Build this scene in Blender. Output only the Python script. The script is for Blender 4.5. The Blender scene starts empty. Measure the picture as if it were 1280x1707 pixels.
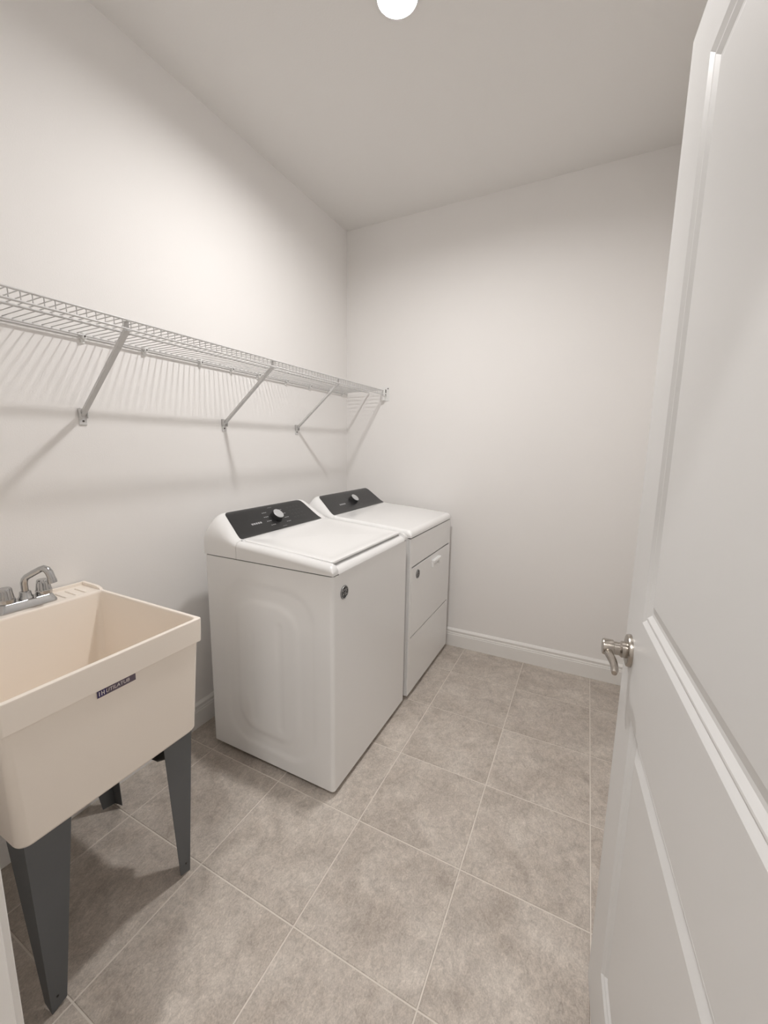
import bpy, bmesh, math, random
from mathutils import Vector, Matrix
random.seed(7)
PI = math.pi
scene = bpy.context.scene
COL = scene.collection

# ------------------------------------------------------------------ camera, world, exposure
IW, IH = 1280.0, 1707.0
CAM = (1.6044, -0.3401, 1.3798)
YAW, PITCH, ROLL = -0.4753, -0.1563, 0.0111
FPX, CX, CY = 683.48, 624.27, 849.46

def camera():
    cd = bpy.data.cameras.new('camera'); co = bpy.data.objects.new('camera', cd); COL.objects.link(co)
    cy, sy, cp, sp = math.cos(YAW), math.sin(YAW), math.cos(PITCH), math.sin(PITCH)
    f = Vector((sy*cp, cy*cp, sp)); r = Vector((cy, -sy, 0)); u = r.cross(f)
    r2 = r*math.cos(ROLL) + u*math.sin(ROLL); u2 = -r*math.sin(ROLL) + u*math.cos(ROLL)
    m = Matrix(((r2.x, u2.x, -f.x, CAM[0]), (r2.y, u2.y, -f.y, CAM[1]), (r2.z, u2.z, -f.z, CAM[2]), (0, 0, 0, 1)))
    co.matrix_world = m
    cd.sensor_fit = 'HORIZONTAL'; cd.sensor_width = 36.0
    cd.lens = FPX/IW*36.0
    cd.shift_x = (IW/2-CX)/IW; cd.shift_y = (CY-IH/2)/IW
    cd.clip_start = 0.01; cd.clip_end = 50
    scene.camera = co
camera()

w = bpy.data.worlds.new('world'); scene.world = w; w.use_nodes = True
w.node_tree.nodes['Background'].inputs[0].default_value = (0.02, 0.02, 0.02, 1)
w.node_tree.nodes['Background'].inputs[1].default_value = 1.0

LAMP_STRENGTH = 640.0        # ceiling light of the laundry room
HALL_STRENGTH = 540.0        # ceiling light of the hall behind the doorway
LAMP_COLOR = (1.0, 0.977, 0.962, 1)
vs = scene.view_settings
vs.view_transform = 'Standard'; vs.look = 'None'; vs.gamma = 1.0; vs.use_curve_mapping = False
vs.exposure = 0.0
scene.cycles.max_bounces = 10
scene.cycles.diffuse_bounces = 8

# ------------------------------------------------------------------ materials
MATS = {}
def srgb(r, g, b):
    def l(c):
        c /= 255.0
        return c/12.92 if c <= 0.04045 else ((c+0.055)/1.055)**2.4
    return (l(r), l(g), l(b), 1.0)

def mat(name, col, rough=0.5, metal=0.0, spec=0.5, bump=None, var=None, coat=0.0, aniso=0.0, emit=None):
    """bump = (scale, strength, distance); var = (scale, amount)"""
    m = bpy.data.materials.new(name); m.use_nodes = True
    nt = m.node_tree; b = nt.nodes['Principled BSDF']
    b.inputs['Base Color'].default_value = col
    b.inputs['Roughness'].default_value = rough
    b.inputs['Metallic'].default_value = metal
    b.inputs['Specular IOR Level'].default_value = spec
    b.inputs['Coat Weight'].default_value = coat
    tc = nt.nodes.new('ShaderNodeTexCoord')
    if var:
        n = nt.nodes.new('ShaderNodeTexNoise'); n.inputs['Scale'].default_value = var[0]; n.inputs['Detail'].default_value = 4
        nt.links.new(tc.outputs['Object'], n.inputs['Vector'])
        mx = nt.nodes.new('ShaderNodeMix'); mx.data_type = 'RGBA'
        a = var[1]
        mx.inputs[6].default_value = (col[0]*(1-a), col[1]*(1-a), col[2]*(1-a), 1)
        mx.inputs[7].default_value = (min(1, col[0]*(1+a)), min(1, col[1]*(1+a)), min(1, col[2]*(1+a)), 1)
        nt.links.new(n.outputs['Fac'], mx.inputs[0])
        nt.links.new(mx.outputs[2], b.inputs['Base Color'])
    if bump:
        n = nt.nodes.new('ShaderNodeTexNoise'); n.inputs['Scale'].default_value = bump[0]; n.inputs['Detail'].default_value = 3
        nt.links.new(tc.outputs['Object'], n.inputs['Vector'])
        bp = nt.nodes.new('ShaderNodeBump'); bp.inputs['Strength'].default_value = bump[1]; bp.inputs['Distance'].default_value = bump[2]
        nt.links.new(n.outputs['Fac'], bp.inputs['Height']); nt.links.new(bp.outputs['Normal'], b.inputs['Normal'])
    if emit:
        b.inputs['Emission Color'].default_value = emit[0]; b.inputs['Emission Strength'].default_value = emit[1]
    MATS[name] = m
    return m

mat('wall_paint', (0.84, 0.825, 0.81, 1), 0.75, spec=0.25, bump=(220, 0.18, 0.0015), var=(1.2, 0.012))
mat('ceiling_paint', (0.775, 0.76, 0.74, 1), 0.85, spec=0.2, bump=(160, 0.2, 0.0015), var=(1.0, 0.012))
mat('trim_paint', (0.84, 0.83, 0.81, 1), 0.32, spec=0.45, bump=(60, 0.03, 0.001))
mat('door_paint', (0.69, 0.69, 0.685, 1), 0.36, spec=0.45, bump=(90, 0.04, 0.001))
mat('grout', (0.66, 0.61, 0.55, 1), 0.9, bump=(500, 0.3, 0.001), var=(40, 0.06))
mat('enamel', (0.83, 0.83, 0.825, 1), 0.22, spec=0.5, coat=0.2, var=(2, 0.006))
mat('lid_enamel', (0.86, 0.86, 0.855, 1), 0.13, spec=0.5, coat=0.3, var=(2, 0.006))
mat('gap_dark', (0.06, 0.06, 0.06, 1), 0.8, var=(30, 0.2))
mat('console_black', (0.022, 0.022, 0.023, 1), 0.28, spec=0.5, var=(60, 0.15))
mat('console_print', (0.42, 0.42, 0.43, 1), 0.5, var=(60, 0.05))
mat('console_dim', (0.10, 0.10, 0.104, 1), 0.5, var=(60, 0.05))
mat('dial_silver', (0.56, 0.57, 0.58, 1), 0.35, metal=0.35, var=(90, 0.04))
mat('dial_black', (0.02, 0.02, 0.021, 1), 0.3, var=(60, 0.1))
mat('tub_plastic', (0.905, 0.835, 0.755, 1), 0.42, spec=0.4, bump=(300, 0.05, 0.0006), var=(3, 0.015))
mat('leg_grey', (0.115, 0.122, 0.128, 1), 0.5, spec=0.4, bump=(400, 0.08, 0.0006), var=(12, 0.06))
mat('chrome', (0.52, 0.52, 0.52, 1), 0.14, metal=1.0, var=(30, 0.02))
mat('nickel', (0.42, 0.385, 0.345, 1), 0.27, metal=1.0, bump=(300, 0.04, 0.0004), var=(60, 0.04))
mat('wire_white', (0.62, 0.615, 0.61, 1), 0.35, spec=0.45, var=(30, 0.02))
mat('plastic_white', (0.80, 0.80, 0.79, 1), 0.4, var=(30, 0.02))
mat('screw_dark', (0.09, 0.08, 0.075, 1), 0.4, metal=0.6, var=(90, 0.1))
mat('black_plastic', (0.012, 0.012, 0.012, 1), 0.4, var=(30, 0.1))
mat('badge_dark', (0.03, 0.03, 0.033, 1), 0.35, metal=0.3, var=(80, 0.1))
mat('badge_silver', (0.42, 0.42, 0.42, 1), 0.3, metal=0.7, var=(80, 0.05))
mat('sticker_grey', (0.13, 0.10, 0.13, 1), 0.5, var=(200, 0.12))
mat('sticker_blue', (0.03, 0.02, 0.11, 1), 0.5, var=(200, 0.12))
mat('sticker_white', (0.80, 0.74, 0.72, 1), 0.5, var=(200, 0.05))
mat('lamp_glow', (0.9, 0.9, 0.9, 1), 0.4, emit=(LAMP_COLOR, LAMP_STRENGTH), var=(20, 0.01))
mat('hall_lamp_glow', (0.9, 0.9, 0.9, 1), 0.4, emit=(LAMP_COLOR, HALL_STRENGTH), var=(20, 0.01))
mat('rubber', (0.03, 0.03, 0.03, 1), 0.8, var=(40, 0.1))

def tile_material():
    m = bpy.data.materials.new('porcelain_tile'); m.use_nodes = True
    nt = m.node_tree; N = nt.nodes; L = nt.links; b = N['Principled BSDF']
    tc = N.new('ShaderNodeTexCoord'); oi = N.new('ShaderNodeObjectInfo')
    mul = N.new('ShaderNodeVectorMath'); mul.operation = 'MULTIPLY_ADD'
    cmb = N.new('ShaderNodeCombineXYZ')
    for i in range(3): L.new(oi.outputs['Random'], cmb.inputs[i])
    mul.inputs[1].default_value = (37.0, 53.0, 11.0)
    L.new(cmb.outputs[0], mul.inputs[0]); L.new(tc.outputs['Object'], mul.inputs[2])
    def noise(scale, detail, rough, dist=0.0, stretch=None):
        n = N.new('ShaderNodeTexNoise'); n.inputs['Scale'].default_value = scale; n.inputs['Detail'].default_value = detail
        n.inputs['Roughness'].default_value = rough; n.inputs['Distortion'].default_value = dist
        src = mul.outputs[0]
        if stretch:
            mp = N.new('ShaderNodeMapping'); mp.inputs['Scale'].default_value = stretch; mp.inputs['Rotation'].default_value = (0, 0, 0.5)
            L.new(src, mp.inputs['Vector']); src = mp.outputs[0]
        L.new(src, n.inputs['Vector']); return n
    n1 = noise(5.5, 6, 0.6, 0.8)
    n2 = noise(75, 5, 0.75, 1.2, (1.0, 0.60, 1))
    n4 = noise(260, 3, 0.7, 0.6, (1.0, 0.75, 1))
    n3 = noise(16, 6, 0.7, 1.2)
    r1 = N.new('ShaderNodeValToRGB'); r1.color_ramp.elements[0].position = 0.32; r1.color_ramp.elements[1].position = 0.70
    r1.color_ramp.elements[0].color = (0.44, 0.386, 0.336, 1); r1.color_ramp.elements[1].color = (0.60, 0.545, 0.490, 1)
    L.new(n1.outputs['Fac'], r1.inputs[0])
    def overlay(a, fac_node, lo, hi, p0, p1):
        r = N.new('ShaderNodeValToRGB'); r.color_ramp.elements[0].position = p0; r.color_ramp.elements[1].position = p1
        r.color_ramp.elements[0].color = (lo, lo, lo, 1); r.color_ramp.elements[1].color = (hi, hi, hi, 1)
        L.new(fac_node.outputs['Fac'], r.inputs[0])
        mx = N.new('ShaderNodeMix'); mx.data_type = 'RGBA'; mx.blend_type = 'MULTIPLY'; mx.inputs[0].default_value = 1.0
        L.new(a, mx.inputs[6]); L.new(r.outputs[0], mx.inputs[7]); return mx.outputs[2]
    c = overlay(r1.outputs[0], n3, 0.88, 1.10, 0.35, 0.65)
    c = overlay(c, n2, 0.80, 1.10, 0.34, 0.66)
    c = overlay(c, n4, 0.86, 1.09, 0.36, 0.64)
    L.new(c, b.inputs['Base Color'])
    b.inputs['Roughness'].default_value = 0.5; b.inputs['Specular IOR Level'].default_value = 0.35
    bp = N.new('ShaderNodeBump'); bp.inputs['Strength'].default_value = 0.25; bp.inputs['Distance'].default_value = 0.0008
    L.new(n2.outputs['Fac'], bp.inputs['Height']); L.new(bp.outputs['Normal'], b.inputs['Normal'])
    MATS['tile'] = m
tile_material()

# ------------------------------------------------------------------ helpers
ORIGIN = {}
def link_mesh(name, me, m, parent=None, smooth=None, loc=None):
    o = bpy.data.objects.new(name, me); COL.objects.link(o)
    if isinstance(m, str): m = MATS[m]
    if len(me.materials) == 0: me.materials.append(m)
    o.location = loc if loc is not None else (0, 0, 0)
    return o

def obj(name, bm, m, parent=None, smooth=None):
    """world-space bmesh -> one object whose origin is its bounding-box centre"""
    bmesh.ops.recalc_face_normals(bm, faces=bm.faces)
    lo = Vector((1e9,)*3); hi = Vector((-1e9,)*3)
    for v in bm.verts:
        for i in range(3):
            lo[i] = min(lo[i], v.co[i]); hi[i] = max(hi[i], v.co[i])
    c = (lo+hi)/2
    for v in bm.verts: v.co -= c
    me = bpy.data.meshes.new(name); bm.to_mesh(me); bm.free()
    if smooth is not None:
        for p in me.polygons: p.use_smooth = True
        try: me.set_sharp_from_angle(angle=math.radians(smooth))
        except Exception: pass
    o = link_mesh(name, me, m)
    if smooth is not None:
        wn = o.modifiers.new('weighted_normal', 'WEIGHTED_NORMAL'); wn.keep_sharp = True; wn.weight = 90
    place(o, c, parent)
    return o

def place(o, world, parent):
    world = Vector(world)
    if parent is not None:
        o.parent = parent; o.location = world - ORIGIN[parent.name]
    else:
        o.location = world
    ORIGIN[o.name] = world

def tag(o, label=None, cat=None, group=None, kind=None):
    if label: o['label'] = label
    if cat: o['category'] = cat
    if group: o['group'] = group
    if kind: o['kind'] = kind
    return o

def thing(name, label, cat, loc, group=None, kind=None):
    o = bpy.data.objects.new(name, None); COL.objects.link(o)
    o.empty_display_size = 0.1; o.location = loc; ORIGIN[o.name] = Vector(loc)
    return tag(o, label, cat, group, kind)

def box(bm, x0, x1, y0, y1, z0, z1, bev=0.0, seg=2):
    vs_ = [bm.verts.new(p) for p in ((x0, y0, z0), (x1, y0, z0), (x1, y1, z0), (x0, y1, z0), (x0, y0, z1), (x1, y0, z1), (x1, y1, z1), (x0, y1, z1))]
    fs = [bm.faces.new([vs_[i] for i in f]) for f in ((0, 3, 2, 1), (4, 5, 6, 7), (0, 1, 5, 4), (1, 2, 6, 5), (2, 3, 7, 6), (3, 0, 4, 7))]
    if bev > 0:
        es = {e for f in fs for e in f.edges}
        bmesh.ops.bevel(bm, geom=list(es), offset=bev, segments=seg, profile=0.5, affect='EDGES')
    return bm

def B(*a, **k): return box(bmesh.new(), *a, **k)

def tube(bm, pts, r, n=8, caps=True):
    pts = [Vector(p) for p in pts]
    rs = r if isinstance(r, (list, tuple)) else [r]*len(pts)
    rings = []; prev = None
    for i, p in enumerate(pts):
        if i == 0: t = pts[1]-pts[0]
        elif i == len(pts)-1: t = pts[-1]-pts[-2]
        else: t = (pts[i+1]-p).normalized() + (p-pts[i-1]).normalized()
        t.normalize()
        if prev is None:
            a = Vector((0, 0, 1)) if abs(t.z) < 0.9 else Vector((1, 0, 0))
            u = t.cross(a).normalized()
        else:
            u = (prev - t*prev.dot(t)).normalized()
        prev = u; v = t.cross(u)
        rings.append([bm.verts.new(p + (u*math.cos(2*PI*k/n) + v*math.sin(2*PI*k/n))*rs[i]) for k in range(n)])
    for a, b in zip(rings, rings[1:]):
        for k in range(n): bm.faces.new((a[k], a[(k+1) % n], b[(k+1) % n], b[k]))
    if caps:
        bm.faces.new(rings[0][::-1]); bm.faces.new(rings[-1])
    return bm

def arc(c, r, a0, a1, n, ax='xz'):
    out = []
    for i in range(n+1):
        a = a0+(a1-a0)*i/n; p = [c[0], c[1], c[2]]
        i0, i1 = {'x': 0, 'y': 1, 'z': 2}[ax[0]], {'x': 0, 'y': 1, 'z': 2}[ax[1]]
        p[i0] += r*math.cos(a); p[i1] += r*math.sin(a); out.append(tuple(p))
    return out

def lathe(bm, prof, origin, axis, n=24):
    """prof = [(radius, distance along axis)]"""
    o = Vector(origin); t = Vector(axis).normalized()
    a = Vector((0, 0, 1)) if abs(t.z) < 0.9 else Vector((1, 0, 0))
    u = t.cross(a).normalized(); v = t.cross(u)
    rings = []
    for r, d in prof:
        if r < 1e-6: rings.append([bm.verts.new(o+t*d)])
        else: rings.append([bm.verts.new(o+t*d+(u*math.cos(2*PI*k/n)+v*math.sin(2*PI*k/n))*r) for k in range(n)])
    for p, q in zip(rings, rings[1:]):
        for k in range(n):
            k2 = (k+1) % n
            if len(p) == 1 and len(q) == 1: continue
            if len(p) == 1: bm.faces.new((p[0], q[k2], q[k]))
            elif len(q) == 1: bm.faces.new((p[k], p[k2], q[0]))
            else: bm.faces.new((p[k], p[k2], q[k2], q[k]))
    if len(rings[0]) > 1: bm.faces.new(rings[0][::-1])
    if len(rings[-1]) > 1: bm.faces.new(rings[-1])
    return bm

def prism(bm, poly, axis, a0, a1):
    """2-D polygon extruded along an axis; poly coords are the other two axes in order"""
    def P(p, a):
        if axis == 'x': return (a, p[0], p[1])
        if axis == 'y': return (p[0], a, p[1])
        return (p[0], p[1], a)
    A = [bm.verts.new(P(p, a0)) for p in poly]; Bv = [bm.verts.new(P(p, a1)) for p in poly]
    n = len(poly)
    for i in range(n): bm.faces.new((A[i], A[(i+1) % n], Bv[(i+1) % n], Bv[i]))
    bm.faces.new(A[::-1]); bm.faces.new(Bv)
    return bm

def rrect(x0, x1, y0, y1, r, n=6):
    pts = []
    for cx, cy, a in ((x1-r, y1-r, 0), (x0+r, y1-r, PI/2), (x0+r, y0+r, PI), (x1-r, y0+r, 1.5*PI)):
        for i in range(n+1):
            t = a + PI/2*i/n
            pts.append((cx+r*math.cos(t), cy+r*math.sin(t)))
    return pts

def loops(bm, rings, cap0=True, cap1=True):
    R = [[bm.verts.new(p) for p in r] for r in rings]
    n = len(R[0])
    for a, b in zip(R, R[1:]):
        for k in range(n): bm.faces.new((a[k], a[(k+1) % n], b[(k+1) % n], b[k]))
    if cap0: bm.faces.new(R[0][::-1])
    if cap1: bm.faces.new(R[-1])
    return bm

def text_mesh(s, size, shear=0.0, align='CENTER', thick=0.0):
    cu = bpy.data.curves.new('txt', 'FONT'); cu.body = s; cu.size = size; cu.shear = shear
    cu.align_x = align; cu.align_y = 'CENTER'; cu.extrude = thick; cu.resolution_u = 3
    o = bpy.data.objects.new('txt', cu); COL.objects.link(o)
    dg = bpy.context.evaluated_depsgraph_get(); dg.update()
    me = bpy.data.meshes.new_from_object(o.evaluated_get(dg))
    bm = bmesh.new(); bm.from_mesh(me)
    bpy.data.objects.remove(o); bpy.data.curves.remove(cu); bpy.data.meshes.remove(me)
    return bm

def map_bm(bm, f):
    for v in bm.verts: v.co = Vector(f(v.co))
    return bm

# ------------------------------------------------------------------ the room
RX, RD, RH = 1.95, 2.313, 2.8327          # right wall, back wall, ceiling
FY0, FY1 = -0.156, -0.273                 # room face / hall face of the front wall
DO0, DO1, DOH = 0.935, 1.785, 2.135       # doorway
HX0, HX1, HY = -0.35, 2.75, -1.75         # hall

fl = tag(obj('floor', B(HX0, HX1, HY, RD, -0.06, -0.0016), 'grout'), 'tiled floor with pale beige grout lines', 'floor', kind='structure')
TW, TD, TX, TY, GR = 0.38283, 0.3854, 0.9564, 2.3609, 0.0042
def tile_bm(hx, hy, b=0.0012):
    bm = bmesh.new()
    loops(bm, [[(-hx, -hy, -0.009), (hx, -hy, -0.009), (hx, hy, -0.009), (-hx, hy, -0.009)],
               [(-hx, -hy, -b), (hx, -hy, -b), (hx, hy, -b), (-hx, hy, -b)],
               [(-hx+b, -hy+b, 0), (hx-b, -hy+b, 0), (hx-b, hy-b, 0), (-hx+b, hy-b, 0)]])
    return bm
tile_cache = {}
def lay_tiles(ax0, ax1, ay0, ay1):
    for i in range(-6, 8):
        for j in range(-2, 14):
            x0, x1 = TX+i*TW+GR/2, TX+(i+1)*TW-GR/2
            y1, y0 = TY-j*TD-GR/2, TY-(j+1)*TD+GR/2
            x0, x1, y0, y1 = max(x0, ax0), min(x1, ax1), max(y0, ay0), min(y1, ay1)
            if x1-x0 < 0.012 or y1-y0 < 0.012: continue
            key = (round(x1-x0, 3), round(y1-y0, 3))
            if key not in tile_cache:
                bm = tile_bm((x1-x0)/2, (y1-y0)/2); me = bpy.data.meshes.new('floor_tile'); bm.to_mesh(me); bm.free()
                me.materials.append(MATS['tile']); tile_cache[key] = me
            o = bpy.data.objects.new('floor_tile', tile_cache[key]); COL.objects.link(o)
            place(o, ((x0+x1)/2, (y0+y1)/2, 0), fl)
lay_tiles(0.002, RX-0.002, FY1+0.0, RD-0.002)
lay_tiles(HX0+0.002, HX1-0.002, HY+0.002, FY1-GR)

tag(obj('ceiling', B(HX0, HX1, HY, RD+0.1, RH, RH+0.1), 'ceiling_paint'), 'plain off-white painted ceiling', 'ceiling', kind='structure')
tag(obj('wall_left', B(-0.1, 0, FY0, RD, -0.06, RH), 'wall_paint'), 'off-white wall behind the wire shelf and the sink', 'wall', kind='structure')
tag(obj('wall_back', B(-0.1, RX+0.1, RD, RD+0.1, -0.06, RH), 'wall_paint'), 'off-white end wall beyond the dryer', 'wall', kind='structure')
tag(obj('wall_right', B(RX, RX+0.1, FY0, RD, -0.06, RH), 'wall_paint'), 'off-white wall hidden behind the open door', 'wall', kind='structure')
bm = bmesh.new()
box(bm, HX0, DO0-0.02, FY1, FY0, -0.06, RH); box(bm, DO1+0.02, HX1, FY1, FY0, -0.06, RH); box(bm, DO0-0.02, DO1+0.02, FY1, FY0, DOH+0.02, RH)
tag(obj('wall_front', bm, 'wall_paint'), 'off-white wall with the doorway the door hangs in', 'wall', kind='structure')
tag(obj('wall_hall_left', B(HX0-0.1, HX0, HY, FY1, -0.06, RH), 'wall_paint'), 'off-white hall wall left of the doorway', 'wall', kind='structure')
tag(obj('wall_hall_right', B(HX1, HX1+0.1, HY, FY1, -0.06, RH), 'wall_paint'), 'off-white hall wall right of the doorway', 'wall', kind='structure')
tag(obj('wall_hall_back', B(HX0-0.1, HX1+0.1, HY-0.1, HY, -0.06, RH), 'wall_paint'), 'off-white hall wall facing the doorway', 'wall', kind='structure')

# baseboards: flat board with a stepped and rounded cap
BBH, BBT = 0.127, 0.0150
BP = [(0, 0), (BBT, 0), (BBT, 0.083), (BBT-0.0022, 0.086), (BBT-0.0022, 0.094), (BBT-0.0045, 0.097), (BBT-0.0050, 0.104),
      (BBT-0.0030, 0.108), (BBT-0.0030, 0.114), (BBT-0.0065, 0.120), (BBT-0.0105, 0.125), (BBT-0.0115, BBH), (0, BBH)]
def baseboard(name, axis, a0, a1, face, sgn, label):
    poly = [(face+sgn*p[0], p[1]) for p in BP]
    return tag(obj(name, prism(bmesh.new(), poly, axis, a0, a1), 'trim_paint', smooth=25), label, 'baseboard', kind='structure')
baseboard('baseboard_left', 'y', FY0+0.016, RD, 0, 1, 'white moulded baseboard along the wall behind the sink')
baseboard('baseboard_back', 'x', BBT, RX-BBT, RD, -1, 'white moulded baseboard along the end wall')
baseboard('baseboard_right', 'y', FY0+0.016, RD, RX, -1, 'white moulded baseboard behind the open door')
baseboard('baseboard_front', 'x', BBT, DO0-0.075, FY0, 1, 'white moulded baseboard beside the doorway')

# door frame: jambs, stops and casing
def trim(name, parts, label):
    bm = bmesh.new()
    for p in parts: box(bm, *p, bev=0.002, seg=1)
    return tag(obj(name, bm, 'trim_paint'), label, 'trim', kind='structure')
trim('trim_1', [(DO0-0.02, DO0, FY1-0.001, FY0+0.001, 0, DOH), (DO0, DO0+0.011, FY0-0.085, FY0-0.040, 0, DOH)], 'white door jamb on the sink side of the doorway')
trim('trim_2', [(DO1, DO1+0.02, FY1-0.001, FY0+0.001, 0, DOH), (DO1-0.011, DO1, FY0-0.085, FY0-0.040, 0, DOH)], 'white door jamb on the hinge side of the doorway')
trim('trim_3', [(DO0-0.02, DO1+0.02, FY1-0.001, FY0+0.001, DOH, DOH+0.02), (DO0+0.011, DO1-0.011, FY0-0.085, FY0-0.040, DOH-0.011, DOH)], 'white door head above the doorway')
CP = [(0, 0), (0, 0.009), (0.006, 0.012), (0.012, 0.0105), (0.02, 0.012), (0.045, 0.016), (0.052, 0.018), (0.058, 0.018), (0.060, 0.016), (0.060, 0)]
def casing(name, face, sgn, label):
    bm = bmesh.new()
    prism(bm, [(DO0-0.006-a, face+sgn*b) for a, b in CP], 'z', 0, DOH+0.006)
    prism(bm, [(DO1+0.006+a, face+sgn*b) for a, b in CP], 'z', 0, DOH+0.006)
    prism(bm, [(face+sgn*b, DOH+0.006+a) for a, b in CP], 'x', DO0-0.066, DO1+0.066)
    tag(obj(name, bm, 'trim_paint', smooth=25), label, 'trim', kind='structure')
casing('trim_4', FY0, 1, 'white moulded door casing on the laundry side')
casing('trim_5', FY1, -1, 'white moulded door casing on the hall side')

# ------------------------------------------------------------------ door (two raised panels), swung open into the room
DX, DY, DFX, DHT, DWD, DTH = 1.7144, 0.7031, 0.0681, 2.116, 0.858, 0.035
_n = math.hypot(DFX, 1.0)
UX, UY = DFX/_n, -1.0/_n                   # from the free edge to the hinge
NX, NY = UY, -UX                           # out of the visible face (towards -x)
def dm(s, z, d=0.0): return (DX+UX*s+NX*d, DY+UY*s+NY*d, z)
door = thing('door_1', 'white two-panel interior door standing open at the right', 'door', dm(DWD, 0.01), kind='structure')
def door_leaf():
    bm = bmesh.new()
    P1 = (0.138, DWD-0.138, 1.046, 1.997)      # s0,s1,z0,z1 of the panels' outer moulding line
    P2 = (0.138, DWD-0.138, 0.212, 0.838)
    z0, z1 = 0.010, DHT
    for side in (0, 1):
        def D(d): return d if side == 0 else -DTH-d
        cache = {}
        def V(s, z, d):
            k = (round(s, 5), round(z, 5), round(d, 5))
            if k not in cache: cache[k] = bm.verts.new(dm(s, z, D(d)))
            return cache[k]
        def quad(s0, s1, a, b):
            bm.faces.new([V(s0, a, 0), V(s1, a, 0), V(s1, b, 0), V(s0, b, 0)])
        ss = [0, P1[0], P1[1], DWD]; zz = [z0, P2[2], P2[3], P1[2], P1[3], z1]
        for i in range(3):
            for j in range(5):
                if i == 1 and j in (1, 3): continue
                quad(ss[i], ss[i+1], zz[j], zz[j+1])
        prof = [(0, 0), (0.010, -0.0050), (0.0115, -0.0050), (0.014, -0.0036), (0.017, -0.0040), (0.026, -0.0090), (0.032, -0.0095), (0.052, -0.0035)]
        for p in (P1, P2):
            prev = None
            for o_, d_ in prof:
                ring = [(p[0]+o_, p[2]+o_), (p[1]-o_, p[2]+o_), (p[1]-o_, p[3]-o_), (p[0]+o_, p[3]-o_)]
                cur = [V(a, b, d_) for a, b in ring]
                if prev:
                    for k in range(4): bm.faces.new((prev[k], prev[(k+1) % 4], cur[(k+1) % 4], cur[k]))
                prev = cur
            bm.faces.new(prev)
    # edges
    for (a, b) in (((0, z0), (0, z1)), ((DWD, z0), (DWD, z1)), ((0, z0), (DWD, z0)), ((0, z1), (DWD, z1))):
        bm.faces.new([bm.verts.new(dm(a[0], a[1], 0)), bm.verts.new(dm(b[0], b[1], 0)), bm.verts.new(dm(b[0], b[1], -DTH)), bm.verts.new(dm(a[0], a[1], -DTH))])
    bmesh.ops.remove_doubles(bm, verts=bm.verts, dist=1e-5)
    return bm
leaf = obj('door_leaf', door_leaf(), 'door_paint', door)
# lever handle
HS, HZ = 0.062, 0.951
nrm = Vector((NX, NY, 0)); up = Vector((0, 0, 1)); us = Vector((UX, UY, 0))
def lever(sgn):
    base = Vector(dm(HS, HZ, 0 if sgn > 0 else -DTH)); n = nrm*sgn
    h = obj('lever_handle', lathe(bmesh.new(), [(0.0, 0), (0.0345, 0), (0.0345, 0.004), (0.033, 0.0075), (0.029, 0.009), (0.0, 0.009)], base, n, 32), 'nickel', door, smooth=30)
    tag(h, 'brushed nickel lever handle')
    obj('neck', lathe(bmesh.new(), [(0.0175, 0.009), (0.0175, 0.017), (0.0150, 0.019), (0.0138, 0.021), (0.0138, 0.034), (0.0150, 0.036)], base, n, 24), 'nickel', h, smooth=30)
    bm = bmesh.new()
    lathe(bm, [(0.0, 0.032), (0.0160, 0.032), (0.0172, 0.034), (0.0172, 0.050), (0.0160, 0.053), (0.0, 0.0535)], base, n, 24)
    pts = []; rs = []
    for i in range(11):
        t = i/10
        s = 0.006+0.090*t
        z = -0.006 - 0.004*t + 0.003*math.sin(t*PI)
        d = 0.043 - 0.008*math.sin(t*PI*0.9)*t
        pts.append(base+us*s+up*z+n*d); rs.append(0.0088-0.0022*t if t < 0.95 else 0.0050)
    tube(bm, pts, rs, 12)
    obj('lever', bm, 'nickel', h, smooth=40)
lever(1); lever(-1)
bm = bmesh.new()
map_bm(box(bm, -0.0012, 0.0002, -DTH/2-0.0125, -DTH/2+0.0125, HZ-0.0285, HZ+0.0285), lambda c: dm(c.x, c.z, c.y))
lp = obj('latch_plate', bm, 'nickel', door)
for hz in (0.25, 1.06, 1.87):
    bm = bmesh.new()
    c = dm(DWD+0.003, hz, -DTH-0.004)
    tube(bm, [(c[0], c[1], hz-0.045), (c[0], c[1], hz+0.045)], 0.0065, 12)
    obj('hinge', bm, 'nickel', door, smooth=40)

# ------------------------------------------------------------------ ceiling lights
def ceiling_light(label, x, y, r, glow):
    t = thing('ceiling_light', label, 'ceiling light', (x, y, RH), 'round flush ceiling lights')
    obj('trim_ring', lathe(bmesh.new(), [(r*0.84, 0.0), (r, 0.0), (r, 0.008), (r*0.985, 0.016), (r*0.955, 0.0215), (r*0.92, 0.0225), (r*0.89, 0.0205), (r*0.86, 0.006), (r*0.86, 0.0015)], (x, y, RH), (0, 0, -1), 48), 'plastic_white', t, smooth=35)
    R = r*0.845
    obj('diffuser', lathe(bmesh.new(), [(R, 0.002), (R, 0.0050), (R*0.8, 0.0056), (R*0.4, 0.0060), (0, 0.0062)], (x, y, RH), (0, 0, -1), 48), glow, t, smooth=60)
ceiling_light('glowing round flush light on the laundry room ceiling', 0.935, 1.082, 0.071, 'lamp_glow')
ceiling_light('round flush light on the hall ceiling behind the doorway', 1.30, -0.88, 0.0793, 'hall_lamp_glow')

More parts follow.
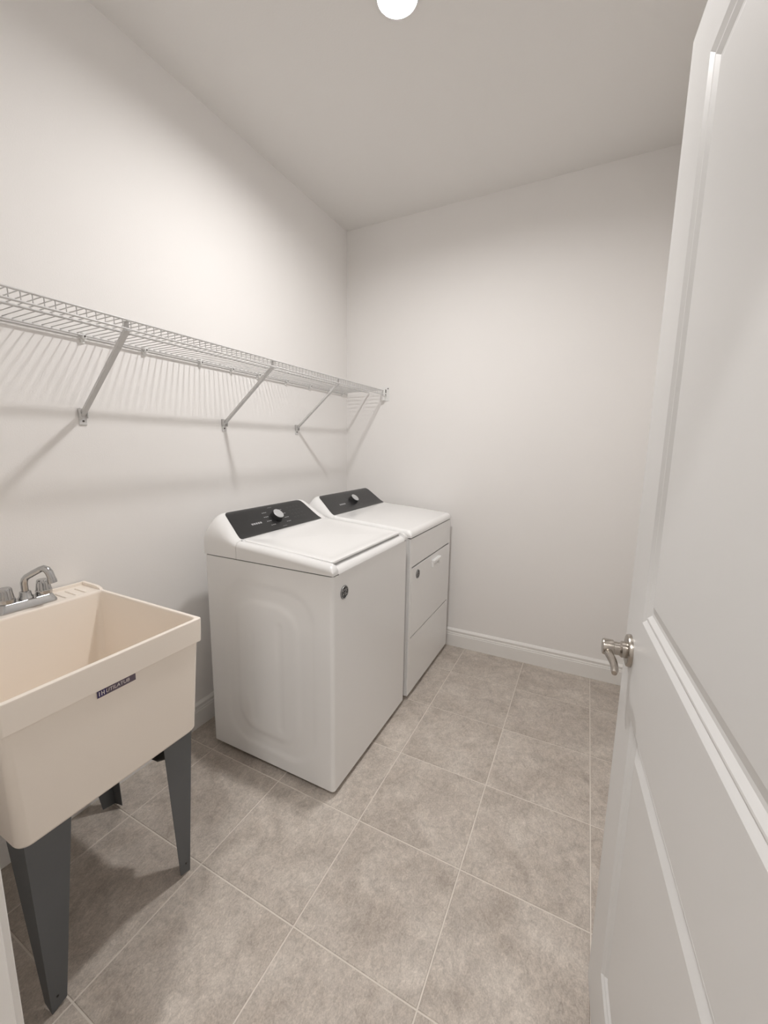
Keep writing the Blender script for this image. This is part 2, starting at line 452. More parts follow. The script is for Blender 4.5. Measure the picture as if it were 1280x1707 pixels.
# ------------------------------------------------------------------ wire shelf on the left wall
def wire_shelf():
    Y0, Y1 = FY0+0.008, RD-0.012
    XF, ZT, ZL = 0.310, 1.757, 1.724
    t = thing('wire_shelf', 'long white wire shelf hung on the left wall', 'shelf', (0, (Y0+Y1)/2, 1.72))
    def rod(name, x, z, r, y0=Y0, y1=Y1):
        return obj(name, tube(bmesh.new(), [(x, y0, z), (x, y1, z)], r, 8), 'wire_white', t, smooth=60)
    rod('front_rail', XF+0.004, ZT-0.006, 0.0034)
    rod('front_rail', XF+0.004, ZL, 0.0034)
    rod('middle_rail', 0.190, 1.7435, 0.0034)
    rod('middle_rail', 0.184, 1.7435, 0.0030)
    rod('back_rail', 0.016, 1.744, 0.0036)
    rod('back_rail', 0.010, 1.736, 0.0030)
    pts = [(0.010, 0, 1.7495), (0.296, 0, 1.7495+0.004)] + arc((XF-0.010, 0, ZT-0.011), 0.0085, PI/2, 0.12, 4, 'xz') + [(XF-0.001, 0, ZL-0.002)]
    bm = tube(bmesh.new(), pts, 0.0015, 6)
    me = bpy.data.meshes.new('deck_wire'); bm.to_mesh(me); bm.free(); me.materials.append(MATS['wire_white'])
    for p in me.polygons: p.use_smooth = True
    y = 0.2006
    while y > Y0+0.03: y -= 0.02565
    while y < Y1-0.004:
        o = bpy.data.objects.new('deck_wire', me); COL.objects.link(o); place(o, (0, y, 0), t); y += 0.02565
    # struts
    for yb, yt in ((0.505, 0.497), (1.146, 1.163), (1.716, 1.716)):
        bm = bmesh.new()
        A = Vector((0.006, yb, 1.470)); Bv = Vector((XF-0.002, yt, ZL-0.004)); d = (Bv-A).normalized(); wv = Vector((0, 1, 0)); nv = d.cross(wv).normalized()
        hw = 0.0085
        sec = [(-hw, 0.0), (-hw, 0.009), (-hw+0.0016, 0.009), (-hw+0.0016, 0.0016), (hw-0.0016, 0.0016), (hw-0.0016, 0.009), (hw, 0.009), (hw, 0.0)]
        r0 = [A+wv*a+nv*b for a, b in sec]; r1 = [Bv+wv*a+nv*b for a, b in sec]
        loops(bm, [r0, r1])
        s = obj('support_bracket', bm, 'wire_white', t)
        bm = bmesh.new()                                    # hook that grips the front lip
        box(bm, XF-0.0075, XF-0.0050, yt-0.0085, yt+0.0085, ZL-0.006, ZT-0.008, 0.0008, 1)
        box(bm, XF-0.0075, XF+0.0085, yt-0.0060, yt+0.0060, ZT-0.0105, ZT-0.0095, 0.0003, 1)
        box(bm, XF-0.0075, XF+0.0095, yt-0.0085, yt+0.0085, ZL-0.0065, ZL-0.0042, 0.0008, 1)
        obj('lip_hook', bm, 'wire_white', s)
        bm = bmesh.new()                                    # wall foot
        box(bm, 0.0, 0.0045, yb-0.0135, yb+0.0135, 1.438, 1.496, 0.0015, 1)
        box(bm, 0.0, 0.016, yb-0.0135, yb-0.0105, 1.462, 1.496, 0.001, 1); box(bm, 0.0, 0.016, yb+0.0105, yb+0.0135, 1.462, 1.496, 0.001, 1)
        obj('wall_foot', bm, 'wire_white', s)
        obj('screw', lathe(bmesh.new(), [(0.0036, 0.0), (0.0036, 0.006), (0.002, 0.007), (0, 0.007)], (0.0, yb, 1.452), (1, 0, 0), 10), 'screw_dark', s)
    # wall clips under the back rail
    for yc in (0.02, 0.235, 0.528, 0.755, 1.02, 1.205, 1.39, 1.62, 1.85, 2.07, 2.24):
        bm = bmesh.new()
        box(bm, 0.0, 0.020, yc-0.007, yc+0.007, 1.7325, 1.7545, 0.002, 1); box(bm, 0.0, 0.005, yc-0.007, yc+0.007, 1.719, 1.738, 0.0015, 1)
        cl = obj('wall_clip', bm, 'plastic_white', t)
        obj('screw', lathe(bmesh.new(), [(0.003, 0.0), (0.003, 0.022), (0, 0.0225)], (0.0, yc, 1.741), (1, 0, 0), 8), 'screw_dark', cl)
    # end bracket on the back wall
    bm = bmesh.new()
    yw = RD
    box(bm, 0.290, 0.345, yw-0.004, yw, 1.684, 1.778, 0.0015, 1)
    box(bm, 0.292, 0.326, yw-0.034, yw-0.002, 1.714, 1.766, 0.003, 2)
    box(bm, 0.296, 0.318, yw-0.030, yw-0.002, 1.684, 1.716, 0.003, 2)
    eb = obj('end_bracket', bm, 'plastic_white', t)
    bm = B(0.3255, 0.3268, yw-0.026, yw-0.014, 1.736, 1.758, bev=0.0005, seg=1); obj('slot', bm, 'screw_dark', eb)
    bm = B(0.3255, 0.3268, yw-0.026, yw-0.014, 1.718, 1.728, bev=0.0005, seg=1); obj('slot', bm, 'screw_dark', eb)
    obj('screw', lathe(bmesh.new(), [(0.004, 0.002), (0.004, 0.006), (0, 0.0065)], (0.336, yw, 1.766), (0, -1, 0), 10), 'screw_dark', eb)
wire_shelf()

# ------------------------------------------------------------------ laundry machines
def smooth01(t):
    t = max(0.0, min(1.0, t)); return t*t*(3-2*t)
def interp(tab, x):
    if x <= tab[0][0]: return tab[0][1]
    for (a, b), (c, d) in zip(tab, tab[1:]):
        if x <= c:
            return b+(d-b)*(x-a)/(c-a)
    return tab[-1][1]

def stations(a, b, ra, rb, n):
    """a..b with extra stations inside ra of a and rb of b"""
    s = [a+ra*(1-math.cos(PI/2*i/8)) for i in range(9)]
    m = [a+ra+(b-rb-a-ra)*i/n for i in range(1, n)]
    e = [b-rb*(1-math.cos(PI/2*i/8)) for i in range(8, -1, -1)]
    return s+m+e

def heightfield(bm, xs, ys, zf, zb):
    G = [[bm.verts.new((x, y, zf(x, y))) for y in ys] for x in xs]
    for i in range(len(xs)-1):
        for j in range(len(ys)-1):
            bm.faces.new((G[i][j], G[i+1][j], G[i+1][j+1], G[i][j+1]))
    edge = [G[i][0] for i in range(len(xs))] + [G[-1][j] for j in range(1, len(ys))] + [G[i][-1] for i in range(len(xs)-2, -1, -1)] + [G[0][j] for j in range(len(ys)-2, 0, -1)]
    low = [bm.verts.new((v.co.x, v.co.y, zb)) for v in edge]
    n = len(edge)
    for k in range(n): bm.faces.new((edge[k], edge[(k+1) % n], low[(k+1) % n], low[k]))
    bm.faces.new(low)
    return bm

def badge(parent, x, y, z, r):
    """round monogram badge: dark disc, silver rim, two script letters in curls"""
    b = obj('brand_badge', lathe(bmesh.new(), [(r, 0), (r, 0.0012), (r*0.97, 0.0018), (0, 0.0018)], (x, y, z), (1, 0, 0), 32), 'badge_dark', parent, smooth=30)
    tag(b, 'round silver and black monogram badge')
    bm = bmesh.new()
    X = x+0.0021
    def arcpts(cy, cz, rr, a0, a1, n=12): return [(X, y+cy+rr*math.cos(a0+(a1-a0)*i/n), z+cz+rr*math.sin(a0+(a1-a0)*i/n)) for i in range(n+1)]
    tube(bm, arcpts(0, 0, r*0.90, 0, 2*PI, 32), r*0.075, 6)
    for q in range(4):                       # the four curls at the rim
        a = PI/4+q*PI/2
        cy, cz = r*0.60*math.cos(a), r*0.60*math.sin(a)
        tube(bm, arcpts(cy, cz, r*0.17, a+0.6, a+0.6+4.4), r*0.05, 5)
    obj('badge_ring', bm, 'badge_silver', b, smooth=60)
    t = text_mesh('GE', r*1.0, 0.25, 'CENTER', 0.0003)
    bounds = [v.co for v in t.verts]
    map_bm(t, lambda c: (X+c.z, y+c.x, z+c.y))
    obj('badge_letters', t, 'badge_silver', b)

def console_marks(parent, zs, slope_pt, washer):
    """tiny printed marks on the black panel; too small to read in the picture, so plain dashes"""
    bm = bmesh.new()
    def dash(u, v, w_, h_):
        vs_ = [slope_pt(u+a*w_/2, v+b*h_/2, 0.0005) for a, b in ((-1, -1), (1, -1), (1, 1), (-1, 1))]
        bm.faces.new([bm.verts.new(p) for p in vs_])
    for k in range(5):                       # wordmark-like block left of the dial
        dash(-0.172+k*0.0135, 0.42, 0.0105, 0.055)
    tag(obj('wordmark', bm, 'console_print', parent), kind='stuff')
    bm = bmesh.new()
    for side in (-1, 1):
        for k in range(4 if washer else 3):
            v = 0.26+k*0.15; off = 0.045+0.008*math.sin(k*1.1)
            for q in range(3): dash(side*(off+0.011*q), v, 0.008, 0.022)
    dash(0.005, 0.86, 0.030, 0.010); dash(0.005, 0.12, 0.030, 0.012)
    tag(obj('cycle_marks', bm, 'console_print' if washer else 'console_dim', parent), kind='stuff')
    bm = bmesh.new()
    for c_ in range(4):
        for k in range(4):
            dash(0.120+c_*0.026, 0.36+k*0.13, 0.017, 0.008)
            if washer: dash(0.120+c_*0.026, 0.32+k*0.13, 0.010, 0.006)
    tag(obj('option_marks', bm, 'console_dim', parent), kind='stuff')

def machine(kind, label, x0, x1, y0, y1, zc, halfs):
    """cabinet x0..x1, y0..y1 up to zc; console at the wall side"""
    W = kind == 'washer'
    yc = (y0+y1)/2
    t = thing('washing_machine' if W else 'clothes_dryer', label, 'washer' if W else 'dryer', ((x0+x1)/2, yc, 0.0))
    xo = x1-0.823
    # ---- cabinet
    zb = 0.024
    bm = bmesh.new()
    cabx1 = x1 if W else x1-0.012
    prof = rrect(x0, cabx1, y0, y1, 0.014 if W else 0.006, 5)
    if W:
        # left side panel is replaced by an embossed grid
        rings = [[(p[0], p[1], zb) for p in prof], [(p[0], p[1], zc) for p in prof]]
        loops(bm, rings)
        kill = [f for f in bm.faces if abs(f.normal.y) > 0.9 or all(abs(v.co.y-y0) < 1e-6 for v in f.verts)]
        kill = [f for f in bm.faces if len(f.verts) == 4 and all(abs(v.co.y-y0) < 1e-6 for v in f.verts)]
        bmesh.ops.delete(bm, geom=kill, context='FACES')
        xa, xb = x0+0.014, cabx1-0.014
        def sd(x, z, cx, cz, hx, hz, r):
            qx, qz = abs(x-cx)-hx+r, abs(z-cz)-hz+r
            return math.hypot(max(qx, 0), max(qz, 0))+min(max(qx, qz), 0)-r
        cx, cz = (xa+xb)/2+0.01, (zb+zc)/2-0.010
        def emb(x, z):
            d1 = sd(x, z, cx, cz, 0.235, 0.365, 0.13)
            h = -0.0055*smooth01((0.012-d1)/0.030)                    # recessed field
            d2 = sd(x, z, cx-0.005, cz-0.005, 0.165, 0.300, 0.11)
            h += 0.0060*smooth01((0.010-d2)/0.030)                    # raised centre
            d3 = sd(x, z, cx+0.060, cz-0.02, 0.014, 0.235, 0.014)
            h -= 0.0040*smooth01((0.010-d3)/0.018)                    # vertical stiffening rib
            d4 = sd(x, z, cx-0.085, cz-0.05, 0.012, 0.200, 0.012)
            h -= 0.0025*smooth01((0.010-d4)/0.018)
            e = min(x-xa, xb-x, z-zb, zc-z)
            return 0.62*h*smooth01(e/0.03)
        nx, nz = 72, 96
        G = [[bm.verts.new((xa+(xb-xa)*i/nx, y0-emb(xa+(xb-xa)*i/nx, zb+(zc-zb)*j/nz), zb+(zc-zb)*j/nz)) for j in range(nz+1)] for i in range(nx+1)]
        for i in range(nx):
            for j in range(nz): bm.faces.new((G[i][j], G[i+1][j], G[i+1][j+1], G[i][j+1]))
        cab = obj('cabinet', bm, 'enamel', t, smooth=50)
    else:
        loops(bm, [[(p[0], p[1], zb) for p in prof], [(p[0], p[1], zc) for p in prof]])
        cab = obj('cabinet', bm, 'enamel', t, smooth=40)
    for fx in (x0+0.05, x1-0.06):
        for fy in (y0+0.06, y1-0.06):
            obj('foot', lathe(bmesh.new(), [(0.0, 0.0), (0.021, 0.0), (0.021, 0.010), (0.008, 0.012), (0.008, 0.03)], (fx, fy, 0.0), (0, 0, 1), 16), 'rubber', t, smooth=40)
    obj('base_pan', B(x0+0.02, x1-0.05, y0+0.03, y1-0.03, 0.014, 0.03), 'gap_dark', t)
    # ---- top moulding
    ya, yb_ = y0-0.0015, y1+0.0015
    front = x1+0.002
    z1 = zc+0.0042
    obj('seam_shade', B(x0+0.006, x1-0.0035, y0+0.0035, y1-0.0035, zc-0.002, z1+0.002, bev=0.008, seg=3), 'gap_dark', t)  # added dark filler: its colour stands in for shade inside the seam
    dz = zc-0.905
    tab = [(0.165, 1.040), (0.178, 1.062), (0.195, 1.076), (0.210, 1.079), (0.224, 1.073), (0.240, 1.062), (0.310, 1.003), (0.325, 0.992), (0.340, 0.984), (0.360, 0.979), (0.55, 0.967), (0.78, 0.948), (0.90, 0.938)]
    def ztop(x):
        return interp(tab, x-xo)+dz
    def rside(x):
        c = smooth01((0.36-(x-xo))/0.14)
        return 0.028+0.055*c if W else 0.024+0.036*c
    def zsurf(x, y):
        zt = ztop(x)
        rf = 0.026
        d = min(y-ya, yb_-y); r = rside(x)
        c = smooth01((0.36-(x-xo))/0.14)
        base = zc+0.012 + (0.045*c)
        base = min(base, zt-0.006)
        lo = max(base, zt-0.030) if c < 0.02 else base
        k = 1.0
        if d < r: k = math.sqrt(max(0, 1-(1-d/r)**2))
        if c < 0.02: lo = zt-0.024
        else: lo = (zt-0.024)*(1-c)+base*c
        z = lo+(zt-lo)*k
        df = front-x
        if df < rf:
            kf = math.sqrt(max(0, 1-(1-df/rf)**2))
            z = min(z, zc+0.014+(z-zc-0.014)*kf)
        return z
    seam = xo+0.352
    ys = stations(ya, yb_, 0.085, 0.085, 12)
    xs = [x0+0.002]+[x0+0.004+i*0.0075 for i in range(int((seam-0.001-x0-0.004)/0.0075))]+[seam-0.0012]
    obj('console_housing', heightfield(bmesh.new(), xs, ys, zsurf, z1), 'enamel', t, smooth=50)
    xs = [seam+0.0004+(front-0.028-seam)*i/14 for i in range(15)]+[front-0.026*(1-math.sin(PI/2*i/8)) for i in range(0, 9)]
    deckys = stations(ya, yb_, 0.03, 0.03, 12)
    lx0, lx1, ly0, ly1 = seam+0.004, front-0.026, y0+0.036, y1-0.036
    if W:
        def zdeck(x, y):
            z = zsurf(x, y)
            # shallow well under the lid, open towards the front
            ins = min(x-lx0+0.02, y-ly0+0.002, ly1-y+0.002)
            if x > xo+0.70 and ins > 0:
                z -= 0.015*smooth01(ins/0.004)*smooth01((x-xo-0.70)/0.09)
            return z
        deckys = sorted(set(deckys+[ly0-0.002, ly0+0.002, ly0+0.004, ly1-0.004, ly1-0.002, ly1+0.002]))
        obj('top_deck', heightfield(bmesh.new(), xs, deckys, zdeck, z1), 'enamel', t, smooth=40)
        # lid: thin slab with rolled edges lying on the deck
        bm = bmesh.new()
        outline = rrect(lx0, lx1, ly0, ly1, 0.018, 6)
        def lid_z(x, y):
            # almost flat, dished towards the middle
            u = (y-yc)/((ly1-ly0)/2); v = (x-lx0)/(lx1-lx0)
            return ztop(x)+0.0055-0.0035*smooth01((1-abs(u))/0.25)*smooth01(v/0.2)*smooth01((1-v)/0.12)
        cxl, cyl = (lx0+lx1)/2, yc
        rings = []
        for k in (0.0, 0.02, 0.05, 0.09, 0.14, 0.2, 0.3, 0.45, 0.65, 0.85):
            rings.append([(cxl+(p[0]-cxl)*(1-k), cyl+(p[1]-cyl)*(1-k)) for p in outline])
        R = [[(p[0], p[1], ztop(p[0])-0.0045) for p in [(cxl+(q[0]-cxl)*0.985, cyl+(q[1]-cyl)*0.985) for q in outline]],
             [(p[0], p[1], ztop(p[0])-0.0035) for p in outline], [(p[0], p[1], ztop(p[0])+0.0022) for p in outline],
             [(cxl+(p[0]-cxl)*0.993, cyl+(p[1]-cyl)*0.993, ztop(p[0])+0.0045) for p in outline]]
        R += [[(p[0], p[1], lid_z(*p)) for p in r] for r in rings[1:]]
        loops(bm, R)
        obj('lid', bm, 'lid_enamel', t, smooth=40)
        bm = bmesh.new()
        lathe(bm, [(0.0030, 0), (0.0030, 0.0015), (0, 0.002)], (seam+0.004, ly0-0.006, ztop(seam)-0.001), (0, 0, 1), 10)
        obj('lid_pivot', bm, 'gap_dark', t)
    else:
        obj('top_deck', heightfield(bmesh.new(), xs, deckys, zsurf, z1), 'lid_enamel', t, smooth=40)
    # ---- black control panel lying on the slope
    px0, px1 = xo+0.213, xo+0.346
    h0, h1 = halfs
    def slope_pt(u, v, lift):
        """u = metres along y from the middle, v = 0 (lower edge) .. 1 (upper edge)"""
        x = px1+(px0-px1)*v
        e = 0.004
        s = (ztop(x+e)-ztop(x-e))/(2*e)
        n = Vector((-s, 0, 1)).normalized()
        return Vector((x, yc+u-(0.012 if W else 0.004), ztop(x)))+n*(0.0015+lift)
    poly = []
    nv = 14
    def half(v):
        h = h1+(h0-h1)*v
        if v > 0.86: h -= 0.020*(1-math.sqrt(max(0, 1-((v-0.86)/0.14)**2)))
        if v < 0.10: h -= 0.012*(1-math.sqrt(max(0, 1-((0.10-v)/0.10)**2)))
        return h
    vv = [0, 0.02, 0.05, 0.10, 0.18, 0.25, 0.35, 0.5, 0.65, 0.78, 0.86, 0.91, 0.95, 0.98, 1.0]
    bm = bmesh.new()
    cols = 15
    grid = [[bm.verts.new(slope_pt(half(v)*(2*i/(cols-1)-1), v, 0)) for i in range(cols)] for v in vv]
    for a, b in zip(grid, grid[1:]):
        for i in range(cols-1): bm.faces.new((a[i], a[i+1], b[i+1], b[i]))
    low = [[bm.verts.new(slope_pt(half(v)*(2*i/(cols-1)-1), v, -0.004)) for i in (0, cols-1)] for v in vv]
    for k in range(len(vv)-1):
        bm.faces.new((grid[k][0], grid[k+1][0], low[k+1][0], low[k][0])); bm.faces.new((grid[k+1][-1], grid[k][-1], low[k][1], low[k+1][1]))
    panel = obj('control_panel', bm, 'console_black', t, smooth=50)
    console_marks(panel, 0, slope_pt, W)
    # dial
    c = slope_pt(0.0, 0.50, 0)
    n = (slope_pt(0, 0.5, 0.01)-slope_pt(0, 0.5, 0)).normalized()
    rd = 0.031 if W else 0.030
    dial = obj('dial', lathe(bmesh.new(), [(0, 0), (rd*1.03, 0), (rd*1.03, 0.003), (rd*0.98, 0.006), (rd*0.94, 0.020), (rd*0.90, 0.0225), (0, 0.0225)], c, n, 32), 'dial_black', panel, smooth=30)
    obj('dial_cap', lathe(bmesh.new(), [(rd*0.86, 0.0222), (rd*0.88, 0.0245), (rd*0.80, 0.0262), (rd*0.4, 0.0266), (0, 0.0266)], c, n, 32), 'dial_silver', panel, smooth=40)
    return t, xo, yc

washer, _, _ = machine('washer', 'white top-load washing machine nearest the sink, embossed side panel', 0.165, 0.823, 0.855, 1.545, 0.905, (0.262, 0.296))
badge(washer, 0.823, 0.934, 0.826, 0.027)
DRX = 0.832
dy0, dy1 = 1.572, 2.262
dryer, _, _ = machine('dryer', 'white clothes dryer in the far corner beside the washing machine', 0.165, DRX, dy0, dy1, 0.905, (0.290, 0.322))
def dryer_front():
    xa, xb = DRX-0.012, DRX
    z0, z1, zd0, zd1 = 0.024, 0.903, 0.352, 0.744
    yd0, yd1 = dy0+0.026, dy1-0.026
    g = 0.0036
    obj('upper_panel', B(xa, xb, dy0, dy1, zd1+g, z1, bev=0.003), 'enamel', dryer, smooth=40)
    obj('lower_panel', B(xa, xb, dy0, dy1, z0, zd0-g, bev=0.003), 'enamel', dryer, smooth=40)
    bm = bmesh.new(); box(bm, xa, xb, dy0, yd0-0.0010, zd0-g, zd1+g, 0.0012, 1); obj('side_strip', bm, 'enamel', dryer)
    bm = bmesh.new(); box(bm, xa, xb, yd1+0.0010, dy1, zd0-g, zd1+g, 0.0012, 1); obj('side_strip', bm, 'enamel', dryer)
    obj('door_gap_shade', B(xa-0.001, xa+0.001, yd0-0.002, yd1+0.002, zd0-g, zd1+g), 'gap_dark', dryer)  # dark backing sheet, paints the shade seen through the gaps round the door
    d = obj('dryer_door', box(bmesh.new(), xa+0.001, xb+0.001, yd0, yd1, zd0+g, zd1-g, 0.003, 2), 'enamel', dryer, smooth=40)
    # pocket handle: framed recess with a bright lip
    yh0, yh1, zh0, zh1 = 1.905, 2.030, 0.664, 0.712
    bm = bmesh.new()
    box(bm, xb-0.001, xb+0.020, yh0, yh1, zh1-0.018, zh1, 0.004, 2)
    box(bm, xb-0.001, xb+0.012, yh0, yh0+0.010, zh0, zh1-0.010, 0.003, 2)
    box(bm, xb-0.001, xb+0.012, yh1-0.010, yh1, zh0, zh1-0.010, 0.003, 2)
    box(bm, xb-0.001, xb+0.004, yh0, yh1, zh0, zh0+0.010, 0.0015, 1)
    obj('handle', bm, 'lid_enamel', d)
    badge(d, xb+0.001, dy0+0.108, 0.690, 0.025)
dryer_front()

# ------------------------------------------------------------------ utility sink
def utility_sink():
    X0, X1, Y0, Y1, ZR = 0.006, 0.624, -0.036, 0.453, 0.868
    t = thing('utility_sink', 'cream plastic laundry sink on four grey metal legs', 'sink', ((X0+X1)/2, (Y0+Y1)/2, 0))
    def ring(x0, x1, y0, y1, r, z): return [(p[0], p[1], z) for p in rrect(x0, x1, y0, y1, r, 6)]
    zb, zl = 0.502, 0.797
    bm = bmesh.new()
    R = [ring(X0+0.032, 0.578, Y0+0.030, Y1-0.030, 0.020, zb),
         ring(X0+0.024, 0.590, Y0+0.022, Y1-0.022, 0.024, zb+0.004),
         ring(X0+0.019, 0.597, Y0+0.017, Y1-0.017, 0.024, zb+0.014),
         ring(X0+0.004, X1-0.0090, Y0+0.0090, Y1-0.0090, 0.016, zl-0.001),
         ring(X0+0.001, X1-0.0030, Y0+0.0020, Y1-0.0020, 0.012, zl),
         ring(X0+0.000, X1-0.0022, Y0+0.0012, Y1-0.0012, 0.012, zl+0.003),
         ring(X0, X1-0.0004, Y0, Y1, 0.010, ZR-0.004),
         ring(X0+0.001, X1-0.0012, Y0+0.001, Y1-0.001, 0.010, ZR-0.001),
         ring(X0+0.003, X1-0.003, Y0+0.003, Y1-0.003, 0.009, ZR),
         ring(0.124, X1-0.0115, Y0+0.0115, Y1-0.0115, 0.010, ZR),
         ring(0.127, X1-0.0135, Y0+0.0135, Y1-0.0135, 0.012, ZR-0.002),
         ring(0.130, X1-0.0150, Y0+0.015, Y1-0.015, 0.014, ZR-0.008),
         ring(0.165, 0.574, Y0+0.046, Y1-0.046, 0.030, zb+0.040),
         ring(0.180, 0.560, Y0+0.060, Y1-0.060, 0.035, zb+0.022),
         ring(0.210, 0.530, Y0+0.090, Y1-0.090, 0.035, zb+0.016)]
    loops(bm, R)
    # raised rail round the faucet ledge and the soap-dish ridges
    box(bm, X0, X0+0.010, Y0+0.004, Y1-0.002, ZR-0.006, ZR+0.011, 0.003, 2)
    for ya in (Y0, Y1-0.010):
        prism(bm, [(X0, ZR-0.004), (0.126, ZR-0.004), (0.120, ZR+0.004), (0.098, ZR+0.010), (X0, ZR+0.011)], 'y', ya, ya+0.010)
    for yr in (0.345, 0.375, 0.405):
        box(bm, 0.040, 0.108, yr-0.003, yr+0.003, ZR-0.002, ZR+0.0035, 0.0015, 1)
    tub = obj('tub', bm, 'tub_plastic', t, smooth=35)
    obj('drain_strainer', lathe(bmesh.new(), [(0, 0), (0.036, 0), (0.036, 0.003), (0.028, 0.004), (0.024, 0.001), (0, 0.001)], (0.36, 0.21, zb+0.0155), (0, 0, 1), 24), 'chrome', t, smooth=30)
    # black drain pipe and trap bowl under the tub
    bm = bmesh.new()
    tube(bm, [(0.36, 0.21, zb+0.004), (0.36, 0.21, 0.486), (0.365, 0.217, 0.478), (0.38, 0.235, 0.474), (0.452, 0.386, 0.474), (0.460, 0.400, 0.470),
              (0.472, 0.408, 0.460), (0.472, 0.408, 0.402), (0.468, 0.406, 0.388), (0.452, 0.400, 0.381), (0.434, 0.393, 0.388), (0.424, 0.389, 0.405),
              (0.418, 0.388, 0.450), (0.408, 0.386, 0.462), (0.390, 0.384, 0.466), (0.001, 0.384, 0.470)], 0.019, 14)
    tube(bm, [(0.472, 0.408, 0.462), (0.472, 0.408, 0.430)], 0.0255, 14)
    obj('drain_trap', bm, 'black_plastic', t, smooth=50)
    # legs: folded tapered sheet metal
    yc = (Y0+Y1)/2
    def leg(front, right):
        bm = bmesh.new(); th = 0.0022
        def pt(top, flange, edge):
            """flange 0 = face across x, 1 = face across y ; edge 0 = fold, 1 = free edge"""
            ox = (0.584 if top else 0.557) if front else (0.050 if top else 0.088)
            oy = (0.214 if top else (0.196 if front else 0.234))                 # fold, distance from the sink's middle
            wx = 0.094 if top else (0.033 if front else 0.046)
            sx = -1 if front else 1
            if edge == 0: return ox, oy
            if flange == 0: return ox, oy-wx
            return ox+sx*wx, oy
        z0, z1 = 0.001, 0.512
        sx = -1 if front else 1
        def P(o, z): return (o[0], yc+(o[1] if right else -o[1]), z)
        for fl_ in (0, 1):
            out = []
            for top in (True, False):
                a, b = pt(top, fl_, 0), pt(top, fl_, 1)
                if fl_ == 0: off = (sx*th, 0)
                else: off = (0, -th)
                out.append([a, b, (b[0]+off[0], b[1]+off[1]), (a[0]+off[0], a[1]+off[1])])
            cut = 0.010                                     # the foot's free corner is clipped
            loops(bm, [[P(o, z1) for o in out[0]], [P(o, z0+(cut if k in (1, 2) else 0.0)) for k, o in enumerate(out[1])]])
        l = obj('leg', bm, 'leg_grey', t)
        o = pt(False, 0, 0)
        c = (o[0]-sx*0.0, yc+(o[1]-0.014 if right else -(o[1]-0.014)), 0.040)
        obj('screw_hole', lathe(bmesh.new(), [(0.0028, -0.001), (0.0028, 0.0008), (0, 0.0009)], (c[0]+(0.0022 if front else -0.0022), c[1], c[2]), (1 if front else -1, 0, 0), 10), 'black_plastic', l)
    for f in (True, False):
        for r in (True, False): leg(f, r)
    # sticker
    ya, yb, za, zb2 = 0.153, 0.247, 0.7765, 0.7955
    xs = lambda z: 0.6153+0.0006*(z-0.7765)/0.02
    def flat(name, y0, y1, z0, z1, lift, m, parent, shear=0.0):
        bm = bmesh.new(); th = 0.0005
        P = [(y0, z0), (y1, z0), (y1+shear, z1), (y0+shear, z1)]
        loops(bm, [[(xs(z)+lift-th, y, z) for y, z in P], [(xs(z)+lift, y, z) for y, z in P]])
        return obj(name, bm, m, parent)
    st = flat('sticker', ya, yb, za, zb2, 0.0008, 'sticker_grey', t)
    tag(st, 'small purple and white maker sticker below the rim')
    flat('sticker_block', ya+0.0012, ya+0.0205, za+0.0015, zb2-0.0015, 0.0012, 'sticker_blue', st)
    def lettering(s, size, ycen, shear, lift=0.0015):
        bm = text_mesh(s, size, shear, 'CENTER', 0.0001); zc_ = (za+zb2)/2
        map_bm(bm, lambda c: (xs(zc_)+lift+c.z, ycen+c.x, zc_+c.y))
        obj('sticker_letters', bm, 'sticker_white', st)
    lettering('UTILATUB', 0.0128, 0.2015, 0.15)
    bm = bmesh.new()                                          # emblem in the blue block
    for k, (yy, z_0, z_1) in enumerate(((ya+0.005, za+0.004, zb2-0.004), (ya+0.0105, za+0.004, zb2-0.004), (ya+0.016, za+0.004, zb2-0.004))):
        box(bm, xs(za)+0.0012, xs(za)+0.0018, yy-0.0010, yy+0.0010, z_0, z_1)
    box(bm, xs(za)+0.0012, xs(za)+0.0018, ya+0.0105, ya+0.016, (za+zb2)/2-0.0008, (za+zb2)/2+0.0008)
    obj('sticker_emblem', bm, 'sticker_white', st)
    # faucet: deck plate, two ribbed knobs and a goose spout
    bm = bmesh.new()
    fx0, fx1, fy0, fy1 = 0.046, 0.106, 0.168, 0.326
    o0 = rrect(fx0, fx1, fy0, fy1, 0.016, 5); o1 = rrect(fx0+0.006, fx1-0.006, fy0+0.008, fy1-0.008, 0.014, 5)
    zt = ZR+0.026
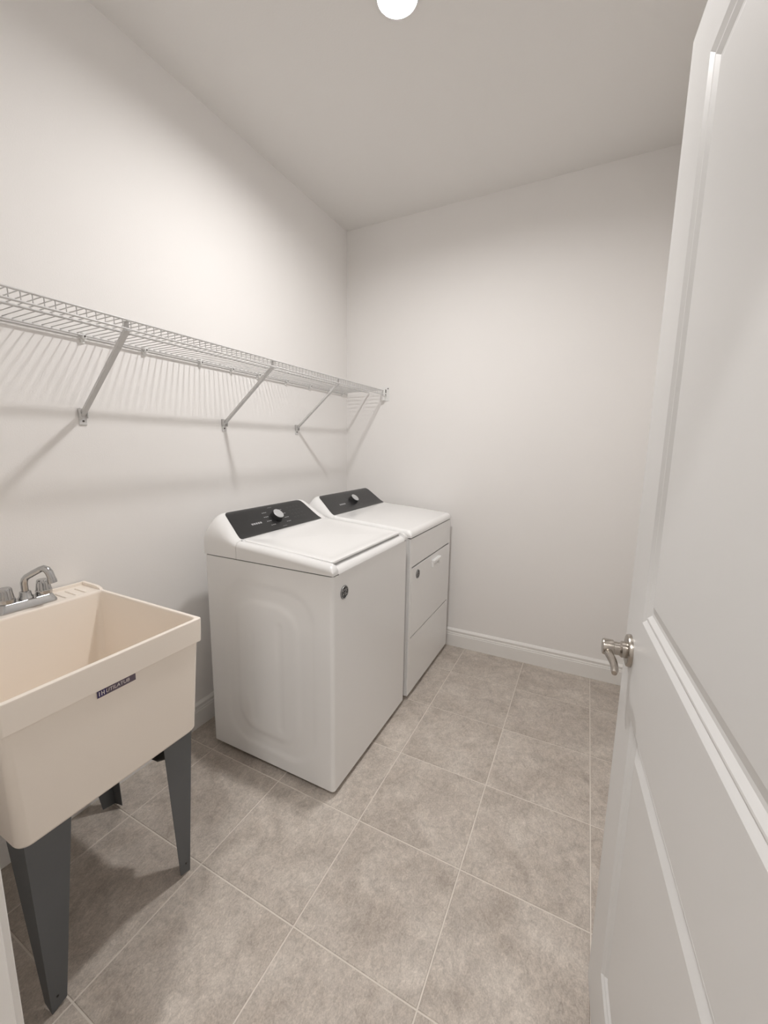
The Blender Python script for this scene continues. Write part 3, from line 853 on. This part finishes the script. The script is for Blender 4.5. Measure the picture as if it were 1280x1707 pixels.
    loops(bm, [[(a, b, ZR+0.0005) for a, b in o0], [(a, b, ZR+0.006) for a, b in o0], [(a, b, zt-0.003) for a, b in o1],
               [(a, b, zt) for a, b in rrect(fx0+0.009, fx1-0.009, fy0+0.011, fy1-0.011, 0.012, 5)]])
    fa = obj('faucet', bm, 'chrome', t, smooth=35)
    tag(fa, 'chrome two-handle faucet')
    fxc = (fx0+fx1)/2-0.002
    for yk in (0.2015, 0.2995):
        bm = bmesh.new(); n = 36
        rings = []
        for z, r, flute in ((zt-0.002, 0.0215, 0), (zt+0.004, 0.0225, 0), (zt+0.012, 0.0222, 0.0), (zt+0.014, 0.0205, 1), (zt+0.036, 0.0175, 1), (zt+0.044, 0.0165, 0.6), (zt+0.047, 0.0145, 0.0)):
            rings.append([(fxc+(r-0.0022*flute*(k % 3 == 0))*math.cos(2*PI*k/n), yk+(r-0.0022*flute*(k % 3 == 0))*math.sin(2*PI*k/n), z) for k in range(n)])
        loops(bm, rings)
        obj('knob', bm, 'chrome', fa, smooth=30)
    bm = bmesh.new(); ys_ = 0.2505
    lathe(bm, [(0.020, 0), (0.020, 0.004), (0.0165, 0.010), (0.0150, 0.022), (0.0125, 0.024)], (fxc, ys_, zt-0.001), (0, 0, 1), 10)
    sa = 0.62                                                  # swing of the spout towards the washer
    dxs, dys = math.cos(sa), math.sin(sa)
    path = [(0, 0.89), (0, 0.943), (0.003, 0.954), (0.010, 0.962), (0.030, 0.974), (0.050, 0.985), (0.059, 0.9875), (0.068, 0.984), (0.0745, 0.974), (0.078, 0.961), (0.080, 0.950)]
    tube(bm, [(fxc+d*dxs, ys_+d*dys, z) for d, z in path], [0.0095]*6+[0.0105, 0.011, 0.011, 0.0108, 0.0105], 16)
    sp = obj('spout', bm, 'chrome', fa, smooth=40)
    a, b = Vector((fxc+0.0785*dxs, ys_+0.0785*dys, 0.957)), Vector((fxc+0.0815*dxs, ys_+0.0815*dys, 0.941))
    obj('aerator', tube(bmesh.new(), [a, a+(b-a)*0.25, a+(b-a)*0.3, b], [0.0115, 0.0115, 0.0125, 0.0125], 16), 'chrome', fa, smooth=40)
utility_sink()
